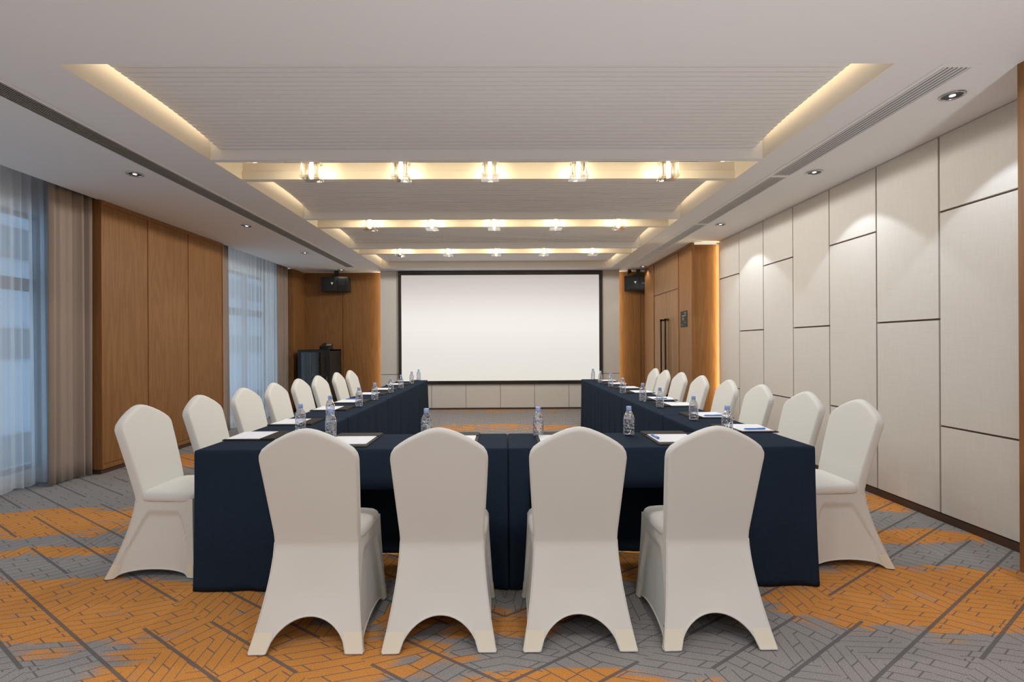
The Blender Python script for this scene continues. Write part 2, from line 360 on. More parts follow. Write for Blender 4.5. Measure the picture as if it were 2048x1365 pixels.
# slats, beams
slots = [(4.13, 4.56), (6.03, 6.41), (7.85, 8.26)]
bays = [(OY0 + .01, 4.07), (4.63, 5.97), (6.48, 7.79), (8.33, OY1 - .01)]
slat_me = MB().box(OX0 + .075, OX1 - .075, -.0215, .0215, 0, .016).mesh('ceiling_slat', M['slat'], bevel=.003)
for a, b in bays:
    n = int((b - a) / .0525); MB().box(OX0 + .075, OX1 - .075, a, b, 2.985, 2.995).obj('slat_backing', M['slat'], ceil)
    for i in range(n):
        y = a + (i + .5) * (b - a) / n; t = max(0, (y - (b - .75)) / .75)
        z = 2.957 - .05 * t * t if b < OY1 - .1 else 2.957
        put(slat_me, 'ceiling_slat', ceil, (0, y, z))
for a, b in slots:
    q = MB().box(OX0, OX1, a - .06, a, ZC - .004, 2.975); q.obj('ceiling_beam', M['paint'], ceil, bevel=.004)
    q = MB().box(OX0, OX1, b, b + .07, ZC, 2.905); q.obj('ceiling_beam', M['warm_tint'], ceil, bevel=.004)
    q = MB().box(OX0, OX1, b + .018, b + .07, 2.905, 2.985); q.obj('ceiling_beam', M['warm_tint'], ceil)
# cove LED strips above the slat ends
k = 0
for sx, side in ((OX0 + .066, 'window'), (OX1 - .066, 'door')):
    for i, (a, b) in enumerate(bays):
        o = MB().box(sx - .006, sx + .006, a + .02, b - .02, 3.0, 3.03).obj('led_strip', M['cove'])
        tag(o, f'warm cove light strip on the {side} side, {NTH[i]} slatted bay from the camera', 'light strip', 'cove light strips in the ceiling recess')

# ------------------------------------------------------------------ right wall
wr = struct(MB().box(3.232, 3.33, -3.1, 10.6, 0, ZC).obj('wall_right', M['joint']), 'wall clad in pale woven panels with brown joints')
ys = [2.40, 3.030, 3.651, 4.27, 4.89, 5.507, 6.138, 6.768, 7.385]
for i in range(len(ys) - 1):
    zs = [.055, .699, 2.268, ZC - .003] if i % 2 == 1 else [.055, 1.483, ZC - .003]
    for z0, z1 in zip(zs[:-1], zs[1:]):
        MB().box(XR, 3.234, ys[i] + .007, ys[i + 1] - .007, z0 + .007, z1 - (.007 if z1 < 2.5 else 0)).obj('wall_panel', M['panel'], wr, bevel=.003)
MB().box(XR + .002, 3.234, 7.3785, 7.3835, .055, ZC - .003).obj('added_light_stop', M['joint'], wr)  # filler added to keep the light strip from showing through the joints
bs = struct(MB().box(XR - .004, 3.234, 2.4, 7.44, 0, .055).obj('baseboard_right', M['toe']), 'thin dark brown skirting along the woven panel wall')
tr3 = MB().box(2.81, 3.232, -3.0, 2.705, .06, ZC).obj('trim_1', M['wood_frame']); struct(tr3, 'oak veneered pier at the frame edge, camera end of the panel wall')
MB().box(2.822, 3.232, -3.0, 2.693, 0, .06).obj('toe_kick', M['toe'], tr3)

# oak box with the doors
ob = MB()
ob.box(2.83, 3.232, 7.45, 9.88, 0, ZC)
tr2 = struct(ob.obj('trim_2', M['joint']), 'oak veneered box around the double doors')
def tpanel(name, x0, x1, y0, y1, z0, z1, mat, par, bev=.004): return MB().box(x0, x1, y0, y1, z0, z1).obj(name, mat, par, bevel=bev)
tpanel('wood_panel', 2.83, 3.19, 7.43, 7.45, .05, ZC - .035, M['wood'], tr2)
tpanel('corner_post', 2.806, 2.845, 7.424, 7.47, .0, ZC - .005, M['wood_frame'], tr2)
tpanel('wood_panel', 2.812, 2.83, 7.475, 7.985, .05, ZC - .04, M['wood'], tr2)
tpanel('wood_panel', 2.812, 2.83, 9.36, 9.835, .05, ZC - .04, M['wood'], tr2)
tpanel('wood_panel', 2.818, 2.83, 8.0, 9.30, 2.215, ZC - .04, M['door_wood'], tr2)
tpanel('door_jamb', 2.802, 2.83, 7.985, 8.005, 0, ZC - .04, M['wood_frame'], tr2)
tpanel('door_jamb', 2.802, 2.83, 9.305, 9.355, 0, ZC - .04, M['wood_frame'], tr2)
tpanel('corner_post', 2.806, 2.84, 9.84, 9.885, 0, ZC - .005, M['wood_frame'], tr2)
tpanel('top_rail', 2.806, 2.83, 7.47, 9.84, ZC - .038, ZC - .004, M['wood_frame'], tr2)
tpanel('top_rail', 2.845, 3.19, 7.426, 7.45, ZC - .06, ZC - .03, M['wood_frame'], tr2)
for n, (a, b, hy) in enumerate(((8.008, 8.610, 8.50), (8.618, 9.302, 8.73))):
    d = MB().box(2.818, 2.83, a, b, .012, 2.195).obj(f'door_{n+1}', M['door_wood'], None, bevel=.003)
    struct(d, 'oak door leaf ' + ('nearer the camera' if n == 0 else 'nearer the screen wall') + ' with a tall dark pull bar')
    h = MB(); h.box(2.742, 2.768, hy - .018, hy + .018, .42, 1.745)
    h.box(2.742, 2.819, hy - .018, hy + .018, 1.712, 1.745); h.box(2.742, 2.819, hy - .018, hy + .018, .42, .453)
    h.obj('door_handle', M['bronze'], d)
# evacuation plaque on the oak post
pq = thing('wall_plaque', 'small dark engraved plaque on the oak post beside the doors', 'sign', (2.812, 7.757, 1.70))
MB().box(-.008, 0, -.137, .137, -.124, .124).obj('plate', M['plaque'], pq, bevel=.002)
for (a, b, z0, z1) in ((.03, .12, .085, .097), (.05, .11, .065, .073), (.03, .12, .045, .055), (-.06, .02, .04, .06), (-.01, .01, -.02, .025), (-.045, -.025, -.02, .025), (-.1, -.02, -.095, -.088), (.02, .1, -.06, -.054)):
    MB().box(-.0095, -.008, -b, -a, z0, z1).obj('engraved_mark', M['plaquemark'], pq)
# edge light behind the end of the woven panels
tag(MB().box(3.222, 3.230, 7.387, 7.398, .06, ZC - .03).obj('led_strip', M['edge_box']), 'upright warm light strip between the woven panels and the oak box', 'light strip')
tag(MB().box(2.86, 3.18, 7.432, 7.448, ZC - .024, ZC - .016).obj('led_strip', M['cove']), 'short warm light strip along the head of the oak box', 'light strip')

# ------------------------------------------------------------------ far wall
wf = struct(MB().box(-4.7, 3.35, YB + .02, YB + .12, 0, ZC).obj('wall_far', M['joint']), 'oak veneered far wall either side of the screen')
for a, b in ((-4.126, -3.345), (-3.33, -2.45), (2.25, 2.868), (2.88, 3.23)):
    MB().box(a, b, YB, YB + .02, .05, ZC - .03).obj('wood_panel', M['wood'], wf, bevel=.003)
MB().box(-4.126, -2.45, YB - .006, YB + .02, ZC - .03, ZC - .003).obj('top_rail', M['wood_frame'], wf)
MB().box(2.25, 3.23, YB - .006, YB + .02, ZC - .03, ZC - .003).obj('top_rail', M['wood_frame'], wf)
YS = 10.2
fw = struct(MB().box(-2.50, 2.375, YS + .02, YB + .02, 0, ZC).obj('wall_screen', M['joint']), 'pale panelled wall standing forward behind the screen')
xs = [-2.505, -2.165, -1.47, -.77, -.066, .63, 1.333, 2.03, 2.38]
for i in range(8):
    MB().box(xs[i] + .004, xs[i + 1] - .004, YS, YS + .02, .035, .715).obj('wall_panel', M['panel'], fw, bevel=.002)
for a, b in ((xs[0], xs[1]), (xs[1], xs[7]), (xs[7], xs[8])):
    MB().box(a + .004, b - .004, YS, YS + .02, .725, ZC - .003).obj('wall_panel', M['panel'], fw, bevel=.002)
MB().box(-2.5, 2.375, YS + .005, YS + .02, 0, .035).obj('skirting', M['toe'], fw)
for s, x, nm in ((-1, -2.515, 'window'), (1, 2.39, 'door')):
    tag(MB().box(x - .008, x + .008, 10.33, 10.36, .05, ZC - .02).obj('led_strip', M['edge']), f'upright warm light strip beside the screen wall on the {nm} side', 'light strip')

# projection screen
ps = thing('projection_screen', 'wide pale lit screen in a thin black frame on the far wall', 'screen')
x0, x1, z0, z1 = -2.13, 2.012, .518, 2.815
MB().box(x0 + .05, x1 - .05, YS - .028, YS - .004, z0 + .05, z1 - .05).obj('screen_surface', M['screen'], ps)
for b_ in ((x0, x1, z1 - .078, z1), (x0, x1, z0, z0 + .07), (x0, x0 + .062, z0 + .07, z1 - .078), (x1 - .062, x1, z0 + .07, z1 - .078)):
    MB().box(b_[0], b_[1], YS - .05, YS - .002, b_[2], b_[3]).obj('frame_bar', M['frame'], ps, bevel=.004)

# ------------------------------------------------------------------ left wall
WIN = [(1.9, 5.05), (7.5, 9.82)]
wl = MB(); prev = -3.1
for a, b in WIN:
    wl.box(-4.72, -4.62, prev, a, 0, 3.0); wl.box(-4.72, -4.62, a, b, 0, .12); wl.box(-4.72, -4.62, a, b, 2.62, 3.0); prev = b
wl.box(-4.72, -4.62, prev, 10.6, 0, 3.0)
struct(wl.obj('wall_left', M['paint']), 'window wall behind the curtains')
for n, (a, b) in enumerate(WIN):
    f = MB(); t = .045
    f.box(-4.70, -4.64, a, b, .12, .12 + t); f.box(-4.70, -4.64, a, b, 2.62 - t, 2.62)
    f.box(-4.70, -4.64, a, a + t, .12 + t, 2.62 - t); f.box(-4.70, -4.64, b - t, b, .12 + t, 2.62 - t)
    wo = struct(f.obj(f'window_{n+1}', M['winframe']), ['window behind the sheer nearest the camera', 'window between the oak pier and the far corner'][n])
    MB().box(-4.70, -4.64, a + t, b - t, 1.86, 1.98).obj('transom', M['winframe'], wo)
    mull = [3.0, 3.75, 4.47] if n == 0 else [8.25, 9.05]
    for my in mull: MB().box(-4.70, -4.64, my - .03, my + .03, .12 + t, 2.62 - t).obj('mullion', M['winframe'], wo)
    ed = [a + t] + mull + [b - t]
    for i in range(len(ed) - 1):
        for zz in ((.165, 1.86), (1.98, 2.575)):
            MB().box(-4.674, -4.668, ed[i] + .03 * (i > 0), ed[i + 1] - .03 * (i < len(ed) - 2), *zz).obj('pane', M['pane'], wo)
# oak pier between the windows
pier = struct(MB().box(-4.62, -4.142, 5.17, 7.40, .05, ZC).obj('trim_3', M['wood_frame']), 'oak veneered pier of three tall panels between the windows')
MB().box(-4.62, -4.148, 5.18, 7.39, 0, .05).obj('toe_kick', M['toe'], pier)
cuts = [5.17, 5.869, 6.614, 7.402]
for i in range(3):
    MB().box(-4.145, -4.134, cuts[i] + .02, cuts[i + 1] - .02, .10, ZC - .045).obj('wood_panel', M['wood'], pier, bevel=.003)
for i, y in enumerate(cuts):
    wdt = .02
    MB().box(-4.145, XL, y - (wdt if i else 0), y + (wdt if i < 3 else 0), .05, ZC - .002).obj('stile', M['wood_frame'], pier, bevel=.003)
for i in range(3):
    for z in (.05, ZC - .045):
        MB().box(-4.145, XL, cuts[i] + .02, cuts[i + 1] - .02, z, z + .045).obj('rail', M['wood_frame'], pier, bevel=.003)
# oak return before the far corner
ret = struct(MB().box(-4.62, XL, 9.86, YB + .02, .05, ZC).obj('trim_4', M['wood']), 'narrow oak return between the far window and the far wall')
MB().box(-4.62, XL - .01, 9.87, YB, 0, .05).obj('toe_kick', M['toe'], ret)
struct(MB().box(-4.72, 3.35, -3.1, -3.0, 0, ZC).obj('wall_near', M['panel']), 'plain pale wall behind the camera')

# curtains
def curtain(name, y0, y1, z0, z1, xc, amp, wl_, mat, label, cat, seed, spread=0.0, hem=0, solid=.004, group=None):
    rnd = random.Random(seed); n = max(30, int((y1 - y0) / .012)); rows = 16
    ph = [rnd.uniform(0, 6.28) for _ in range(6)]; pts = []
    for r in range(rows + 1):
        t = r / rows; z = z1 + (z0 - z1) * t; row = []
        for j in range(n + 1):
            u = j / n; y = y0 + (y1 - y0) * u + spread * t * (u - .2)
            uu = (y1 - y0) * u / wl_ * 2 * math.pi
            a = amp * (.55 + .45 * math.sin(u * 5 + ph[0]))
            x = xc + a * math.sin(uu + .5 * math.sin(uu * .37 + ph[1]) + .35 * t * math.sin(u * 9 + ph[2])) + .35 * a * math.sin(2.3 * uu + ph[3] + t * .6) + .25 * a * t * math.sin(uu * .5 + ph[4])
            row.append((x, y, z + hem * .012 * math.sin(uu * .5 + ph[5]) * (r == rows)))
        pts.append(row)
    o = MB().grid(pts).obj(name, mat, smooth=True)
    if solid:
        md = o.modifiers.new('thickness', 'SOLIDIFY'); md.thickness = solid
    return tag(o, label, cat, group)
curtain('sheer_curtain', 2.0, 4.50, .02, 2.94, -4.54, .03, .15, M['sheer'], 'white sheer curtain at the frame edge over the first window', 'curtain', 3, hem=1, solid=0, group='curtains')
curtain('sheer_curtain', 4.30, 4.95, .02, 2.94, -4.43, .036, .095, M['sheer'], 'gathered end of white sheer beside the wide taupe drape', 'curtain', 5, spread=.04, hem=1, solid=0, group='curtains')
curtain('drape', 4.715, 5.15, .015, 2.94, -4.255, .05, .10, M['drape'], 'wide taupe drape beside the camera end of the oak pier', 'curtain', 11, spread=.0, group='curtains')
curtain('drape', 7.42, 7.74, .015, 2.94, -4.25, .04, .08, M['drape'], 'narrow taupe drape at the far end of the oak pier', 'curtain', 13, group='curtains')
curtain('sheer_curtain', 7.72, 9.50, .02, 2.94, -4.29, .035, .13, M['sheer'], 'white sheer curtain over the far window', 'curtain', 17, hem=1, solid=0, group='curtains')
curtain('drape', 9.44, 9.85, .015, 2.94, -4.25, .04, .08, M['drape'], 'narrow taupe drape next to the far corner', 'curtain', 19, group='curtains')

# outside
def outside(name, x0, x1, y0, y1, z1, label, bands):
    t = thing(name, label, 'building')
    MB().box(x0, x1, y0, y1, -8, z1).obj('wall', M['facade'], t)
    for zb in bands: MB().box(x1, x1 + .15, y0 + .2, y1 - .2, zb, zb + 1.1).obj('window_band', M['facade2'], t)
outside('outside_building', -26, -18, 17.0, 40, 9, 'blue-grey building seen through the first sheer', [-3, .9, 4.6])
outside('outside_building', -44, -30, 48, 90, 22, 'tall pale building seen through the far sheer', [0, 4, 8, 12])

# ------------------------------------------------------------------ ceiling fittings
def spot(loc, watt, ang, col, blend=.25, rx=0, ry=0, r=.03):
    l = bpy.data.lights.new('downlight_beam', 'SPOT'); l.energy = watt; l.spot_size = R(ang); l.spot_blend = blend; l.color = col; l.shadow_soft_size = r
    return l
dl_ring = MB().lathe([(.066, -.0005), (.067, -.005), (.062, -.010), (.055, -.008), (.052, -.0005)], 28, cap=False).mesh('trim_ring', M['chrome'], True)
dl_can = MB().lathe([(.053, -.0006), (.053, -.002)], 24, cap=True).mesh('reflector', M['blackmetal'])
dl_lens = MB().lathe([(.016, -.002), (.016, -.005)], 16).mesh('lens', M['lens'])
def downlight(x, y, label, watt, ang, col, blend=.25, tilt=0):
    t = thing('downlight', label, 'downlight', (x, y, ZC), 0, 'recessed ceiling downlights')
    for me, n in ((dl_ring, 'trim_ring'), (dl_can, 'reflector'), (dl_lens, 'lens')): put(me, n, t)
    l = spot(None, watt, ang, col, blend); o = bpy.data.objects.new('downlight_beam', l); C.objects.link(o); o.parent = t; o.location = (0, 0, -.02); o.rotation_euler = (0, R(-tilt), 0)
COOL = (.80, .90, 1.0); WARM = (1, .90, .78)
for i, y in enumerate((3.04, 4.40, 6.31)):
    downlight(2.757, y, f'recessed downlight grazing the woven panel wall, {NTH[i]} from the camera', P_SPOT, 94, COOL, .10, 4)
downlight(2.72, 9.70, 'recessed downlight in the corner by the doors and the security camera', 6, 100, WARM)
for i, y in enumerate((4.404, 6.312, 8.151, 9.985)):
    downlight(-3.22, y, f'recessed downlight on the window side, {NTH[i]} from the camera', P_SPOTL, 100, WARM, .3)
for i, (x, y) in enumerate(((-2.4, .55), (-.8, .55), (.8, .55), (2.2, .55), (-2.4, -1.4), (-.8, -1.4), (.8, -1.4), (2.2, -1.4))):  # unseen ceiling fill lights added to brighten the chair backs
    t = thing('added_ceiling_fill', f'added round ceiling fill light, unseen, over the camera end of the room, spot {NTH[i]}', 'ceiling light', (x, y, ZC), 0, 'added ceiling fill lights behind the camera')
    MB().lathe([(.16, 0), (.165, -.02), (.155, -.025)], 28).obj('housing', M['paint'], t, True)
    l = bpy.data.lights.new('added_fill_glow', 'AREA'); l.shape = 'DISK'; l.size = .30; l.energy = P_FILL; l.color = (.93, .97, 1)
    o = bpy.data.objects.new('added_fill_glow', l); C.objects.link(o); o.parent = t; o.location = (0, 0, -.03)

for i, (x, y) in enumerate(((-1.6, .6), (.2, .6), (2.3, 1.0), (2.3, -1.0))):  # uplights added out of view to brighten the ceiling
    t = thing('added_uplight', f'added low black uplight, unseen, at the camera end of the room, spot {NTH[i]}', 'added light', (x, y, 0), 0, 'added uplights behind the camera')
    MB().lathe([(.11, 0), (.11, .02), (.03, .03), (.03, .12), (.08, .14), (.09, .30), (.082, .30), (.07, .16)], 24, cap=False).obj('can', M['blackmetal'], t, True)
    MB().lathe([(.11, .0), (.01, .001)], 24).obj('base', M['blackmetal'], t)
    l = bpy.data.lights.new('added_uplight_beam', 'SPOT'); l.energy = P_FILL_UP * (.85, .9, 1.7, 1.0)[i]; l.spot_size = R(128); l.spot_blend = .4; l.color = (.90, .955, 1); l.shadow_soft_size = .07
    o = bpy.data.objects.new('added_uplight_beam', l); C.objects.link(o); o.parent = t; o.location = (0, 0, .31); o.rotation_euler = (R(180), 0, 0)

def grille(x0, x1, y0, y1, label, nb, group):
    t = thing('air_grille', label, 'air grille', ((x0 + x1) / 2, (y0 + y1) / 2, ZC), 0, group)
    hx, hy = (x1 - x0) / 2, (y1 - y0) / 2; fwid = .028; z0 = -.006
    for b_ in ((-hx, -hx + fwid, -hy, hy), (hx - fwid, hx, -hy, hy), (-hx + fwid, hx - fwid, -hy, -hy + fwid), (-hx + fwid, hx - fwid, hy - fwid, hy)):
        MB().box(b_[0], b_[1], b_[2], b_[3], z0, -.0005).obj('frame_bar', M['paint'], t)
    MB().box(-hx + fwid, hx - fwid, -hy + fwid, hy - fwid, -.0012, -.0004).obj('duct', M['void'], t)
    pitch = (2 * hx - 2 * fwid) / nb
    Mx = Matrix.Rotation(R(42), 4, 'Y')
    bl = MB().box(-.0052, .0052, -hy + fwid, hy - fwid, -.0010, .0010, Mx).mesh('blade', M['grille'])
    for i in range(nb): put(bl, 'blade', t, (-hx + fwid + (i + .5) * pitch, 0, -.0055))
gy = [2.695, 4.495, 6.285, 8.07, 9.64]
for i in range(4):
    grille(2.395, 2.605, gy[i], gy[i + 1], f'white linear air grille by the woven wall, {NTH[i]} length from the camera', 6, 'linear ceiling grilles')
grille(-3.04, -2.825, 2.0, 9.66, 'long dark slotted air grille in the ceiling on the window side', 8, 'linear ceiling grilles')

# crystal lamps
def make_lamp():
    t = thing('crystal_lamp', '', 'ceiling lamp', (0, 0, 0), 0, 'crystal lamps in the ceiling slots')
    MB().box(-.075, .075, -.075, .075, .145, .165).obj('top_plate', M['crystal'], t, bevel=.006)
    MB().box(-.05, .05, -.05, .05, .150, .185).obj('mount', M['brass'], t, bevel=.004)
    MB().lathe([(.006, .185), (.006, .53)], 10).obj('rod', M['brass'], t)
    MB().lathe([(.056, .022), (.056, .145)], 24, cap=False).obj('crystal_cylinder', M['crystal'], t, True)
    MB().lathe([(.026, .022), (.026, .145)], 16, cap=False).obj('inner_tube', M['crystal'], t, True)
    q = MB().box(-.078, .078, -.078, .078, 0, .022).obj('bottom_plate', M['crystal'], t, bevel=.007)
    for sx in (-1, 1):
        for sy in (-1, 1): MB().lathe([(.007, .022), (.007, .15)], 8, (sx * .06, sy * .06, 0)).obj('crystal_rod', M['crystal'], t, True)
    MB().lathe([(.002, .035), (.017, .045), (.019, .06), (.019, .125), (.012, .14)], 14).obj('bulb', M['core'], t, True)
    l = bpy.data.lights.new('lamp_beam', 'SPOT'); l.energy = P_BEAM; l.spot_size = R(178); l.spot_blend = 0; l.color = (.965, .955, .92); l.shadow_soft_size = .05
    o = bpy.data.objects.new('lamp_beam', l); C.objects.link(o); o.parent = t; o.location = (0, 0, -.015)
    return t
lamp = make_lamp(); first = True
LX = [-1.657, -.883, -.109, .661, 1.446]
for r, (y, nm) in enumerate(((4.35, 'slot nearest the camera'), (6.24, 'middle slot'), (8.055, 'slot nearest the screen'))):
    for i, x in enumerate(LX):
        lab = f'crystal cube lamp in the {nm}, {NTH[i]} from the window side'
        if first: lamp.location = (x, y, 2.754); lamp['label'] = lab; first = False
        else: dup(lamp, (x, y, 2.754), 0, lab)

# ------------------------------------------------------------------ tables and cloths
TZ = .752
def rounded(x0, x1, y0, y1, r, step):
    pts = []
    def seg(a, b):
        n = max(1, int(math.dist(a, b) / step)); return [(a[0] + (b[0] - a[0]) * i / n, a[1] + (b[1] - a[1]) * i / n) for i in range(n)]
    cs = [(x1 - r, y0 + r, -90), (x1 - r, y1 - r, 0), (x0 + r, y1 - r, 90), (x0 + r, y0 + r, 180)]
    starts = [(x0 + r, y0), (x1, y0 + r), (x1 - r, y1), (x0, y1 - r)]; ends = [(x1 - r, y0), (x1, y1 - r), (x0 + r, y1), (x0, y0 + r)]
    for k in range(4):
        pts += seg(starts[k], ends[k]); cx, cy, a0 = cs[k]
        for i in range(4): a = R(a0 + 90 * i / 4); pts.append((cx + r * math.cos(a), cy + r * math.sin(a)))
    return pts
def cloth(x0, x1, y0, y1, label, seed, knee=None, flare=.004, wave=.009, tight=()):
    rnd = random.Random(seed); per = rounded(x0, x1, y0, y1, .012, .025); n = len(per)
    cx, cy = (x0 + x1) / 2, (y0 + y1) / 2
    ph = [rnd.uniform(0, 6.28) for _ in range(4)]; mb = MB()
    # outward normals
    nor = []
    for i, p in enumerate(per):
        a, b = per[i - 1], per[(i + 1) % n]; d = Vector((b[0] - a[0], b[1] - a[1])).normalized(); nor.append(Vector((d.y, -d.x)))
    arc = [0]
    for i in range(1, n): arc.append(arc[-1] + math.dist(per[i], per[i - 1]))
    Z = [TZ + .003, TZ, TZ - .006, TZ - .02, .68, .61, .54, .45, .36, .27, .18, .10, .04, .006]
    rows = []
    for r, z in enumerate(Z):
        t = max(0, (TZ - .02 - z) / (TZ - .02)); row = []
        for i, p in enumerate(per):
            s = arc[i]; o = (-.012, -.003, 0, .001)[r] if r < 4 else .001
            lim = 1.0
            if ('x0' in tight and nor[i].x < -.7) or ('x1' in tight and nor[i].x > .7) or ('y0' in tight and nor[i].y < -.7) or ('y1' in tight and nor[i].y > .7): lim = .12
            wv = wave * (.6 * math.sin(s * 24 + ph[0] + .6 * math.sin(s * 5 + ph[1])) + .5 * math.sin(s * 11 + ph[2] + t) + .35 * math.sin(s * 41 + ph[3]))
            o += lim * (flare * t ** 1.4 + wv * t ** .8)
            corner = max(0, 1 - min(abs(p[0] - x0), abs(p[0] - x1)) / .10) * max(0, 1 - min(abs(p[1] - y0), abs(p[1] - y1)) / .10)
            o += lim * corner * .012 * t ** 2
            qx, qy = p[0] + nor[i].x * o, p[1] + nor[i].y * o
            if 'x0' in tight: qx = max(qx, x0)
            if 'x1' in tight: qx = min(qx, x1)
            if 'y0' in tight: qy = max(qy, y0)
            if 'y1' in tight: qy = min(qy, y1)
            row.append((qx, qy, z))
        rows.append(row)
    base = len(mb.v); mb.v += [q for row in rows for q in row]
    for r in range(len(Z) - 1):
        for i in range(n):
            j = (i + 1) % n
            if knee and r >= 6 and nor[i].y < -.7 and nor[j].y < -.7 and knee[0] < per[i][0] < knee[1] and knee[0] < per[j][0] < knee[1]: continue
            mb.f.append((base + r * n + i, base + r * n + j, base + (r + 1) * n + j, base + (r + 1) * n + i))
    mb.f.append(tuple(base + i for i in range(n)))
    o = mb.obj('tablecloth', M['cloth'])
    for p in o.data.polygons: p.use_smooth = len(p.vertices) == 4
    md = o.modifiers.new('thickness', 'SOLIDIFY'); md.thickness = .002; md.offset = -1
    return tag(o, label, 'tablecloth', 'navy tablecloths')
def table(x0, x1, y0, y1, label):
    t = thing('folding_table', label, 'table', ((x0 + x1) / 2, (y0 + y1) / 2, 0), 0, 'folding tables under the cloths')
    hx, hy = (x1 - x0) / 2 - .02, (y1 - y0) / 2 - .02
    MB().box(-hx, hx, -hy, hy, TZ - .03, TZ - .004).obj('tabletop', M['tabletop'], t, bevel=.004)
    for sx in (-1, 1):
        for sy in (-1, 1):
            MB().box(sx * (hx - .05) - .012, sx * (hx - .05) + .012, sy * (hy - .05) - .012, sy * (hy - .05) + .012, 0, TZ - .03).obj('leg', M['blackmetal'], t, bevel=.003)
TX0, TXI, TXJ, TX1 = -1.658, -1.215, 1.245, 1.682
YT = [2.682, 3.905, 5.25, 6.55, 8.02]
for i in range(4):
    tg = ('y0',) if i else (); tg += ('y1',) if i < 3 else ()
    cloth(TX0, TXI, YT[i] + .001, YT[i + 1] - .001, f'navy cloth on the window-side row of tables, {NTH[i]} table from the camera', 20 + i, tight=tg + (('x1',) if i == 0 else ()))
    cloth(TXJ, TX1, YT[i] + .001, YT[i + 1] - .001, f'navy cloth on the door-side row of tables, {NTH[i]} table from the camera', 40 + i, tight=tg + (('x0',) if i == 0 else ()))
XM = .022
for (a, b, kn, lab, sd) in ((TXI + .002, XM - .0008, (-1.10, -.10), 'navy cloth on the front table nearer the windows, open over the knees', 61), (XM + .0008, TXJ - .002, (.13, 1.12), 'navy cloth on the front table nearer the doors, open over the knees', 62)):
    cloth(a, b, 2.682, 3.145, lab, sd, knee=kn, flare=.004, wave=.006, tight=('x0', 'x1'))
    table(a, b, 2.682, 3.145, 'folding table under the navy cloth of the front row, ' + ('window half' if sd == 61 else 'door half'))

# ------------------------------------------------------------------ chairs
def sstep(a, b, x): t = max(0, min(1, (x - a) / (b - a))); return t * t * (3 - 2 * t)
def ring(z):
    s = max(0, min(1, z / .44)); q = 1 - s
    return .186 + .058 * q ** 1.7, -.108 - .137 * q ** 1.45, .204 + .026 * q ** 1.3, .226 + .022 * q ** 1.5   # rear half width, rear y, front half width, front y
def skirt_pt(side, u, z, off=0.0):
    xr, yr, xf, yf = ring(z)
    if side == 'rear': p = Vector((u * xr, yr, z)); nrm = Vector((0, -1, 0))
    elif side == 'front': p = Vector((-u * xf, yf, z)); nrm = Vector((0, 1, 0))
    elif side == 'right':  # +x, u from rear (-1) to front (1)
        t = (u + 1) / 2; p = Vector((xr + (xf - xr) * t, yr + (yf - yr) * t, z)); nrm = Vector((1, 0, 0))
    else:
        t = (1 - u) / 2; p = Vector((-(xr + (xf - xr) * t), yr + (yf - yr) * t, z)); nrm = Vector((-1, 0, 0))
    sag = 0
    if side in ('left', 'right'):
        # taut single layer drawn in under the seat frame: arch shaped
        uu = abs(u); arch = .36 - .22 * max(0, (uu - .45) / .4) ** 2
        sag = .015 * sstep(.93, .76, uu) * sstep(arch + .022, arch - .022, z)
    else:
        sag = .012 * (1 - u * u) * (1 - abs(z / .22 - 1) if z < .44 else 0)
        sag = max(sag, 0)
    return p - nrm * (sag - off)
def hem_z(side, u):
    a = {'rear': (.70, .128), 'front': (.70, .10), 'left': (.82, .045), 'right': (.82, .045)}[side]
    return .006 + (a[1] * math.sqrt(1 - (u / a[0]) ** 2) if abs(u) < a[0] else 0)
TOP = [(-1.0, -.2115, .800), (-.985, -.211, .826), (-.95, -.206, .848), (-.88, -.193, .869), (-.76, -.168, .889), (-.6, -.133, .911), (-.4, -.088, .934), (-.22, -.048, .950), (-.1, -.02, .957), (0, 0, .959)]
TOP = TOP + [(-a, -b, c) for a, b, c in TOP[-2::-1]]
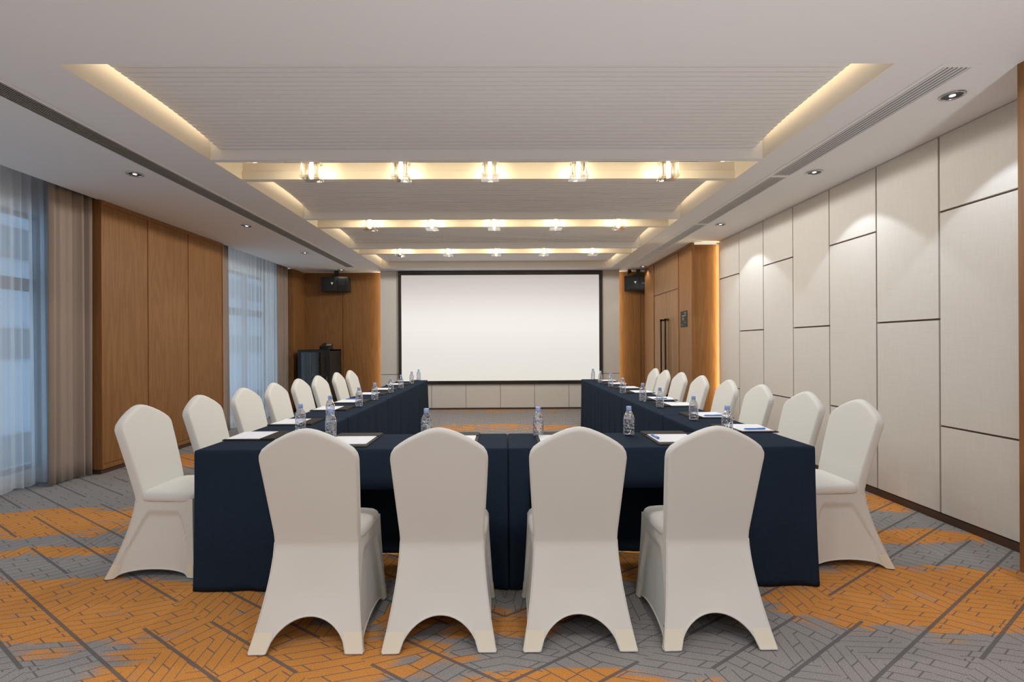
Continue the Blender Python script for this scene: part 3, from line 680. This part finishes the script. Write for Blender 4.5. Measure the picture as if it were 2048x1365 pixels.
def backrest_mesh():
    # one continuous rear face from the peak down to the arched hem, and the front face of the back
    th = .026; rows = 30; front, back = [], []; us = [c[0] for c in TOP]
    ex = [.15, .3, .5, .68, .82, .92, .965, .978, .992]; us2 = sorted(set(us + ex + [-a for a in ex]))
    def top(u):
        for (a, b) in zip(TOP[:-1], TOP[1:]):
            if a[0] <= u <= b[0]:
                k = (u - a[0]) / (b[0] - a[0]); return a[1] + (b[1] - a[1]) * k, a[2] + (b[2] - a[2]) * k
    for r in range(14):
        t = r / 14; back.append([tuple(skirt_pt('rear', u, hem_z('rear', u) + (.415 - hem_z('rear', u)) * t)) for u in us2])
    ts = [r / rows * .94 for r in range(rows + 1)] + [.955, .965, .974, .982, .989, .995, .9985, 1.0]
    for t in ts:
        fr, bk = [], []
        for u in us2:
            xt, zt = top(u)
            z = .415 + (zt - .415) * t; xb = u * .1865
            x = xb + (xt - xb) * (t ** .85)
            yc = -.082 - .140 * ((z - .415) / .54) ** 1.12
            e = max(0, 1 - min(1, max(0, (abs(u) - .92) / .08)) ** 3) ** .4 * max(0, 1 - min(1, max(0, (t - .95) / .05)) ** 3) ** .4
            low = 1 - sstep(0, .16, t); eb = e + (1 - e) * low
            bow = .010 * (1 - u * u) * math.sin(math.pi * min(1, t * 1.05))
            fr.append((x, yc + th * e + bow * .2, z)); bk.append((x, yc - th * eb - bow * .3, z))
        front.append(fr); back.append(bk)
    mb = MB(); mb.grid(front); mb.grid(back, flip=True)
    for k in (0, -1): mb.grid([[a[k], b_[k]] for a, b_ in zip(front, back[14:])])
    me = mb.mesh('backrest', M['chair'], True)
    bm = bmesh.new(); bm.from_mesh(me); bmesh.ops.remove_doubles(bm, verts=bm.verts, dist=.0004); bmesh.ops.recalc_face_normals(bm, faces=bm.faces); bm.to_mesh(me); bm.free()
    for p in me.polygons: p.use_smooth = True
    return me
def seat_mesh():
    n = 72; prof = [(.0, .491), (.5, .490), (.8, .486), (.91, .480), (.965, .472), (.99, .462), (1.0, .450), (1.0, .440), (.985, .432)]
    rows = []
    for k, z in prof:
        row = []
        for j in range(n):
            a = 2 * math.pi * j / n; ca, sa = math.cos(a), math.sin(a); p = 8.0
            rr = (abs(ca) ** p + abs(sa) ** p) ** (-1 / p)
            x, y = rr * ca, rr * sa
            wx = .207 - .010 * (y < 0) * abs(y)
            row.append((x * wx * max(k, .01), .073 + y * .163 * max(k, .01), z - .008 * max(0, y) * k ** 3))
        rows.append(row)
    return MB().grid(rows, True).mesh('seat', M['chair'], True)
def skirt_mesh():
    mb = MB(); nu, nv = 44, 36
    for side in ('right', 'front', 'left'):
        pts = []
        for v in range(nv + 1):
            t = v / nv; row = []
            for i in range(nu + 1):
                u = -1 + 2 * i / nu; h = hem_z(side, u); row.append(skirt_pt(side, u, h + (.442 - h) * t))
            pts.append(row)
        mb.grid(pts)
    me = mb.mesh('skirt', M['chair'], True)
    bm = bmesh.new(); bm.from_mesh(me); bmesh.ops.remove_doubles(bm, verts=bm.verts, dist=.0006); bmesh.ops.recalc_face_normals(bm, faces=bm.faces)
    for e in bm.edges:
        if len(e.link_faces) == 2 and e.calc_face_angle(0) > R(38): e.smooth = False
    bm.to_mesh(me); bm.free()
    for p in me.polygons: p.use_smooth = True
    return me
def hem_mesh():
    mb = MB()
    for side in ('rear', 'right', 'front', 'left'):
        mb.tube([skirt_pt(side, -1 + 2 * i / 60, hem_z(side, -1 + 2 * i / 60) + .002) for i in range(61)], .0042, 6)
    return mb.mesh('hem', M['chair'], True)
def pocket_mesh(sx, rear):
    mb = MB(); s1 = 'rear' if rear else 'front'
    s2 = 'right' if sx > 0 else 'left'
    def patch(side, u0, u1):
        pts = []
        for v in range(5):
            row = []
            for i in range(7):
                u = u0 + (u1 - u0) * i / 6; h = hem_z(side, u); zt = .082; z = h + (max(zt, h + .01) - h) * v / 4
                row.append(skirt_pt(side, u, z, .0025))
            pts.append(row)
        mb.grid(pts)
    if rear: patch('rear', sx * .66, sx * 1.0)
    else: patch('front', -sx * .66, -sx * 1.0)
    e = {('right', True): (-.99, -.80), ('right', False): (.80, .99), ('left', True): (.99, .80), ('left', False): (-.80, -.99)}[(s2, rear)]
    patch(s2, *e)
    return mb.mesh('foot_pocket', M['pocket'], True)
ch0 = thing('banquet_chair', '', 'chair', (0, 0, 0), 0, 'ivory covered banquet chairs')
put(backrest_mesh(), 'backrest', ch0); put(seat_mesh(), 'seat', ch0)
sk = put(skirt_mesh(), 'skirt', ch0); put(hem_mesh(), 'hem', sk)
for sx in (-1, 1):
    put(MB().tube([skirt_pt('rear', sx, .01 + .42 * i / 24) for i in range(25)], .0032, 6).mesh('seam', M['chair'], True), 'seam', sk)
for rear in (True, False):
    for sx in (-1, 1): put(pocket_mesh(sx, rear), 'foot_pocket', ch0)
used = [False]
def place_chair(x, y, rz, label):
    if not used[0]: ch0.location = (x, y, 0); ch0.rotation_euler = (0, 0, rz); ch0['label'] = label; used[0] = True
    else: dup(ch0, (x, y, 0), rz, label)
fl = ['nearest the windows', 'second from the windows', 'third from the windows', 'nearest the doors']
for i, (x, rz) in enumerate(((-.845, 0), (-.283, .6), (.322, -.3), (.917, .4))):
    place_chair(x, 2.362, R(rz), f'ivory covered chair with its back to the camera, {fl[i]} of the four')
LY = [3.063, 3.662, 4.27, 4.837, 5.426, 5.976, 6.671, 7.223]; RY = [3.11, 3.641, 4.307, 4.908, 5.589, 6.25, 6.826, 7.321]
for i in range(8):
    place_chair(-2.000 + .004 * math.sin(i * 3), LY[i], R(-90 + 1.2 * math.sin(i * 2.3)), f'ivory covered chair facing the table from the window side, {NTH[i]} from the camera')
    place_chair(2.010 + .006 * math.sin(i * 4), RY[i], R(90 + 1.2 * math.sin(i * 1.7)), f'ivory covered chair facing the table from the door side, {NTH[i]} from the camera')

# ------------------------------------------------------------------ pads, pens, bottles
TOPZ = TZ + .003
def pad(x, y, rz, wd, dp, pw, pd, po, label, fan=0):
    """wd across the sitter, dp away from the sitter (+y local); paper pw x pd centred at depth offset po"""
    t = thing('desk_pad', label, 'desk pad', (x, y, TOPZ), rz, 'desk pads with paper')
    MB().box(-wd / 2, wd / 2, -dp / 2, dp / 2, 0, .007).obj('board', M['leather'], t, bevel=.002)
    MB().box(-wd / 2 + .004, wd / 2 - .004, po + pd / 2 - .012, dp / 2 - .004, .007, .0125).obj('flap', M['leather'], t, bevel=.002)
    p = MB().box(-pw / 2, pw / 2, po - pd / 2, po + pd / 2, .0072, .0105).obj('paper', M['paper'], t)
    if fan:
        q = MB().box(-pw / 2, pw / 2, -pd / 2, pd / 2, .0106, .0112).obj('paper', M['paper'], t); q.location = (.006, po - .006, 0); q.rotation_euler = (0, 0, R(fan))
def pen(x, y, rz, label):
    t = thing('pen', label, 'pen', (x, y, TOPZ + .012), rz, 'blue pens')
    b = MB().lathe([(.001, -.07), (.0045, -.058), (.005, -.05), (.005, .05), (.004, .068)], 10).obj('barrel', M['bluepen'], t, True); b.rotation_euler = (R(90), 0, 0); b.location = (0, 0, .005)
    MB().box(.002, .005, -.068, -.02, .0085, .0105).obj('clip', M['black'], t)
def bottle_parts():
    H_ = .178; prof = [(.026, 0), (.031, .002), (.0325, .008)]
    for i in range(34):
        z = .012 + i * .0029; prof.append((.0322 + .0012 * math.cos(i * math.pi), z))
    for i in range(1, 11):
        t = i / 10; prof.append((.0318 - (.0318 - .0135) * (t ** 1.35), .1105 + .042 * t))
    prof += [(.0135, .158), (.0135, .160)]
    body = MB().lathe(prof, 28).mesh('body', M['bottle'], True)
    cap = MB().lathe([(.0150, .157), (.0155, .159), (.0155, .175), (.0145, .178)], 20).mesh('cap', M['cap'], True)
    for p in cap.polygons: p.use_smooth = len(p.vertices) == 4
    col = MB().lathe([(.0160, .1525), (.0160, .1555)], 20).mesh('neck_ring', M['cap'])
    return body, cap, col
BP = bottle_parts()
def bottle(x, y, label):
    t = thing('water_bottle', label, 'bottle', (x, y, TOPZ), random.uniform(0, 6), 'clear water bottles')
    for me, n in zip(BP, ('body', 'cap', 'neck_ring')): put(me, n, t)
for i, (x, y) in enumerate(((-1.322, 3.262), (-1.315, 3.80), (-1.312, 4.545), (-1.312, 5.10), (-1.325, 5.88), (-1.322, 6.45), (-1.33, 7.25), (-1.345, 7.93))):
    bottle(x, y, f'clear water bottle with pale blue cap on the window-side row, {NTH[i]} from the camera')
for i, (x, y) in enumerate(((1.365, 3.045), (1.378, 3.62), (1.365, 4.36), (1.352, 4.85), (1.345, 5.63), (1.395, 6.50), (1.385, 7.15), (1.395, 7.80))):
    bottle(x, y, f'clear water bottle with pale blue cap on the door-side row, {NTH[i]} from the camera')
for i, (x, y) in enumerate(((-1.035, 3.0), (-.462, 2.99), (.208, 3.03), (.762, 3.04))):
    bottle(x, y, f'clear water bottle with pale blue cap on the front row, {NTH[i]} from the window side')
for i, y in enumerate((3.085, 3.64, 4.41, 4.97, 5.74, 6.34, 7.13, 7.79)):
    pad(-1.499, y, R(-90), .275, .312, .245, .212, -.032, f'dark desk pad with white paper on the window-side row, {NTH[i]} from the camera', fan=(3 if i == 0 else 0))
for i, y in enumerate((3.245, 3.85, 4.55, 5.04, 5.78, 6.36, 7.02, 7.62)):
    pad(1.553, y, R(90), .29, .32, .25, .225, -.03, f'dark desk pad with white paper on the door-side row, {NTH[i]} from the camera', fan=(-6 if i in (0, 2, 3) else 2))
for i, x in enumerate((-.885, -.285, .325, .985)):
    pad(x, 2.93, 0, .27, .40, .235, .245, -.02, f'dark desk pad with white paper on the front row, {NTH[i]} from the window side')
for (x, y, rz, lab) in ((1.585, 3.15, 90, 'blue pen on the door-side pad nearest the camera'), (1.575, 3.755, 88, 'blue pen on the second door-side pad from the camera'), (1.55, 4.94, 92, 'blue pen on the fourth door-side pad from the camera'),
                        (-1.53, 5.08, 91, 'blue pen on the fourth window-side pad from the camera'), (.882, 2.92, 2, 'blue pen beside the paper of the front pad nearest the doors')):
    pen(x, y, R(rz), lab)

# ------------------------------------------------------------------ speakers, rack, phone, camera
def speaker(x, y, z, rz, label, bracket):
    t = thing('speaker', label, 'speaker', (x, y, z), R(rz), 'wall speakers')
    MB().box(-.265, .265, -.13, .13, -.145, .145).obj('cabinet', M['black'], t, bevel=.008)
    MB().box(-.215, .03, -.142, -.13, -.125, .125).obj('grille_cloth', M['black'], t, bevel=.004)
    MB().box(.06, .20, -.139, -.13, -.115, .115).obj('baffle', M['black'], t, bevel=.004)
    MB().box(.085, .185, -.147, -.139, -.025, -.005).obj('port', M['bronze'], t, bevel=.002)
    MB().add([(-.075, -.1435, .03), (-.025, -.1435, .03), (-.05, -.1435, -.018), (-.075, -.146, .03), (-.025, -.146, .03), (-.05, -.146, -.018)], [(0, 1, 2), (3, 5, 4), (0, 3, 4, 1), (1, 4, 5, 2), (2, 5, 3, 0)]).obj('emblem', M['white'], t)
    q = MB(); q.box(-.03, .05, -.03, .05, .145, bracket); q.box(-.075, .03, -.05, .0, .165, .185); q.obj('bracket', M['blackmetal'], t)
speaker(-3.37, 10.12, 2.545, 6, 'black wall speaker by the window corner above the equipment rack', ZC - 2.545)
speaker(2.73, 10.12, 2.545, -14, 'black wall speaker in the corner behind the doors', ZC - 2.545)
sc_ = thing('security_camera', 'small black security camera under the ceiling beside the screen', 'camera', (2.55, 10.12, ZC))
MB().lathe([(.03, 0), (.03, -.012)], 16).obj('base', M['black'], sc_)
MB().lathe([(.008, -.012), (.008, -.04)], 10).obj('stem', M['black'], sc_)
b_ = MB().lathe([(.02, -.06), (.032, -.055), (.034, .05), (.03, .055)], 18).obj('body', M['black'], sc_, True); b_.rotation_euler = (R(80), 0, R(15)); b_.location = (0, 0, -.052)
l_ = MB().lathe([(.018, -.063), (.02, -.058)], 14).obj('lens', M['chrome'], sc_, True); l_.rotation_euler = (R(100), 0, R(15)); l_.location = (0, 0, -.052)

rk = thing('equipment_rack', 'black glass-fronted equipment rack in the window corner', 'rack', (-3.66, 10.02, 0))
q = MB(); q.box(-.31, -.29, -.33, .33, .05, 1.24); q.box(.29, .31, -.33, .33, .05, 1.24); q.box(-.31, .31, .31, .33, .05, 1.24)
q.box(-.31, .31, -.33, .33, 1.215, 1.24); q.box(-.31, .31, -.33, .33, .05, .08); q.obj('cabinet', M['black'], rk)
dr = MB(); dr.box(-.31, -.245, -.345, -.332, .06, 1.235); dr.box(.235, .31, -.345, -.332, .06, 1.235); dr.box(-.245, .235, -.345, -.332, 1.19, 1.235); dr.box(-.245, .235, -.345, -.332, .06, .10)
d_ = dr.obj('door', M['blackmetal'], rk); MB().box(-.245, .235, -.341, -.337, .10, 1.19).obj('glass', M['smoke'], d_)
MB().box(.245, .262, -.36, -.345, .6, .72).obj('handle', M['chrome'], d_)
for sx in (-.215, -.095):
    MB().box(sx - .010, sx + .010, -.29, -.27, .12, 1.18).obj('rack_rail', M['steel'], rk)
for (z, h, m) in ((1.0, .10, 'blackmetal'), (.86, .09, 'black'), (.72, .045, 'steel'), (.55, .09, 'blackmetal'), (.36, .12, 'black')):
    MB().box(-.07, .225, -.28, .2, z, z + h).obj('rack_unit', M[m], rk, bevel=.004)
for sx in (-1, 1):
    for sy in (-1, 1): MB().lathe([(.02, 0), (.02, .05)], 12, (sx * .26, sy * .28, 0)).obj('caster', M['black'], rk)
ph = thing('desk_phone', 'black desk phone on top of the equipment rack', 'phone', (-3.50, 9.90, 1.242), R(-14))
MB().add([(-.10, -.09, 0), (.10, -.09, 0), (.10, .09, 0), (-.10, .09, 0), (-.10, -.09, .02), (.10, -.09, .02), (.10, .09, .105), (-.10, .09, .105)], [(0, 3, 2, 1), (4, 5, 6, 7), (0, 1, 5, 4), (1, 2, 6, 5), (2, 3, 7, 6), (3, 0, 4, 7)]).obj('base', M['black'], ph, bevel=.005)
rt = Matrix.Translation((0, 0, .066)) @ Matrix.Rotation(R(25), 4, 'X')
MB().box(-.095, -.045, -.09, .09, .004, .03, rt).obj('handset', M['blackmetal'], ph, bevel=.008)
MB().box(-.02, .08, .02, .075, 0, .006, rt).obj('display', M['steel'], ph)
MB().box(-.02, .08, -.07, .005, 0, .006, rt).obj('keypad', M['blackmetal'], ph)
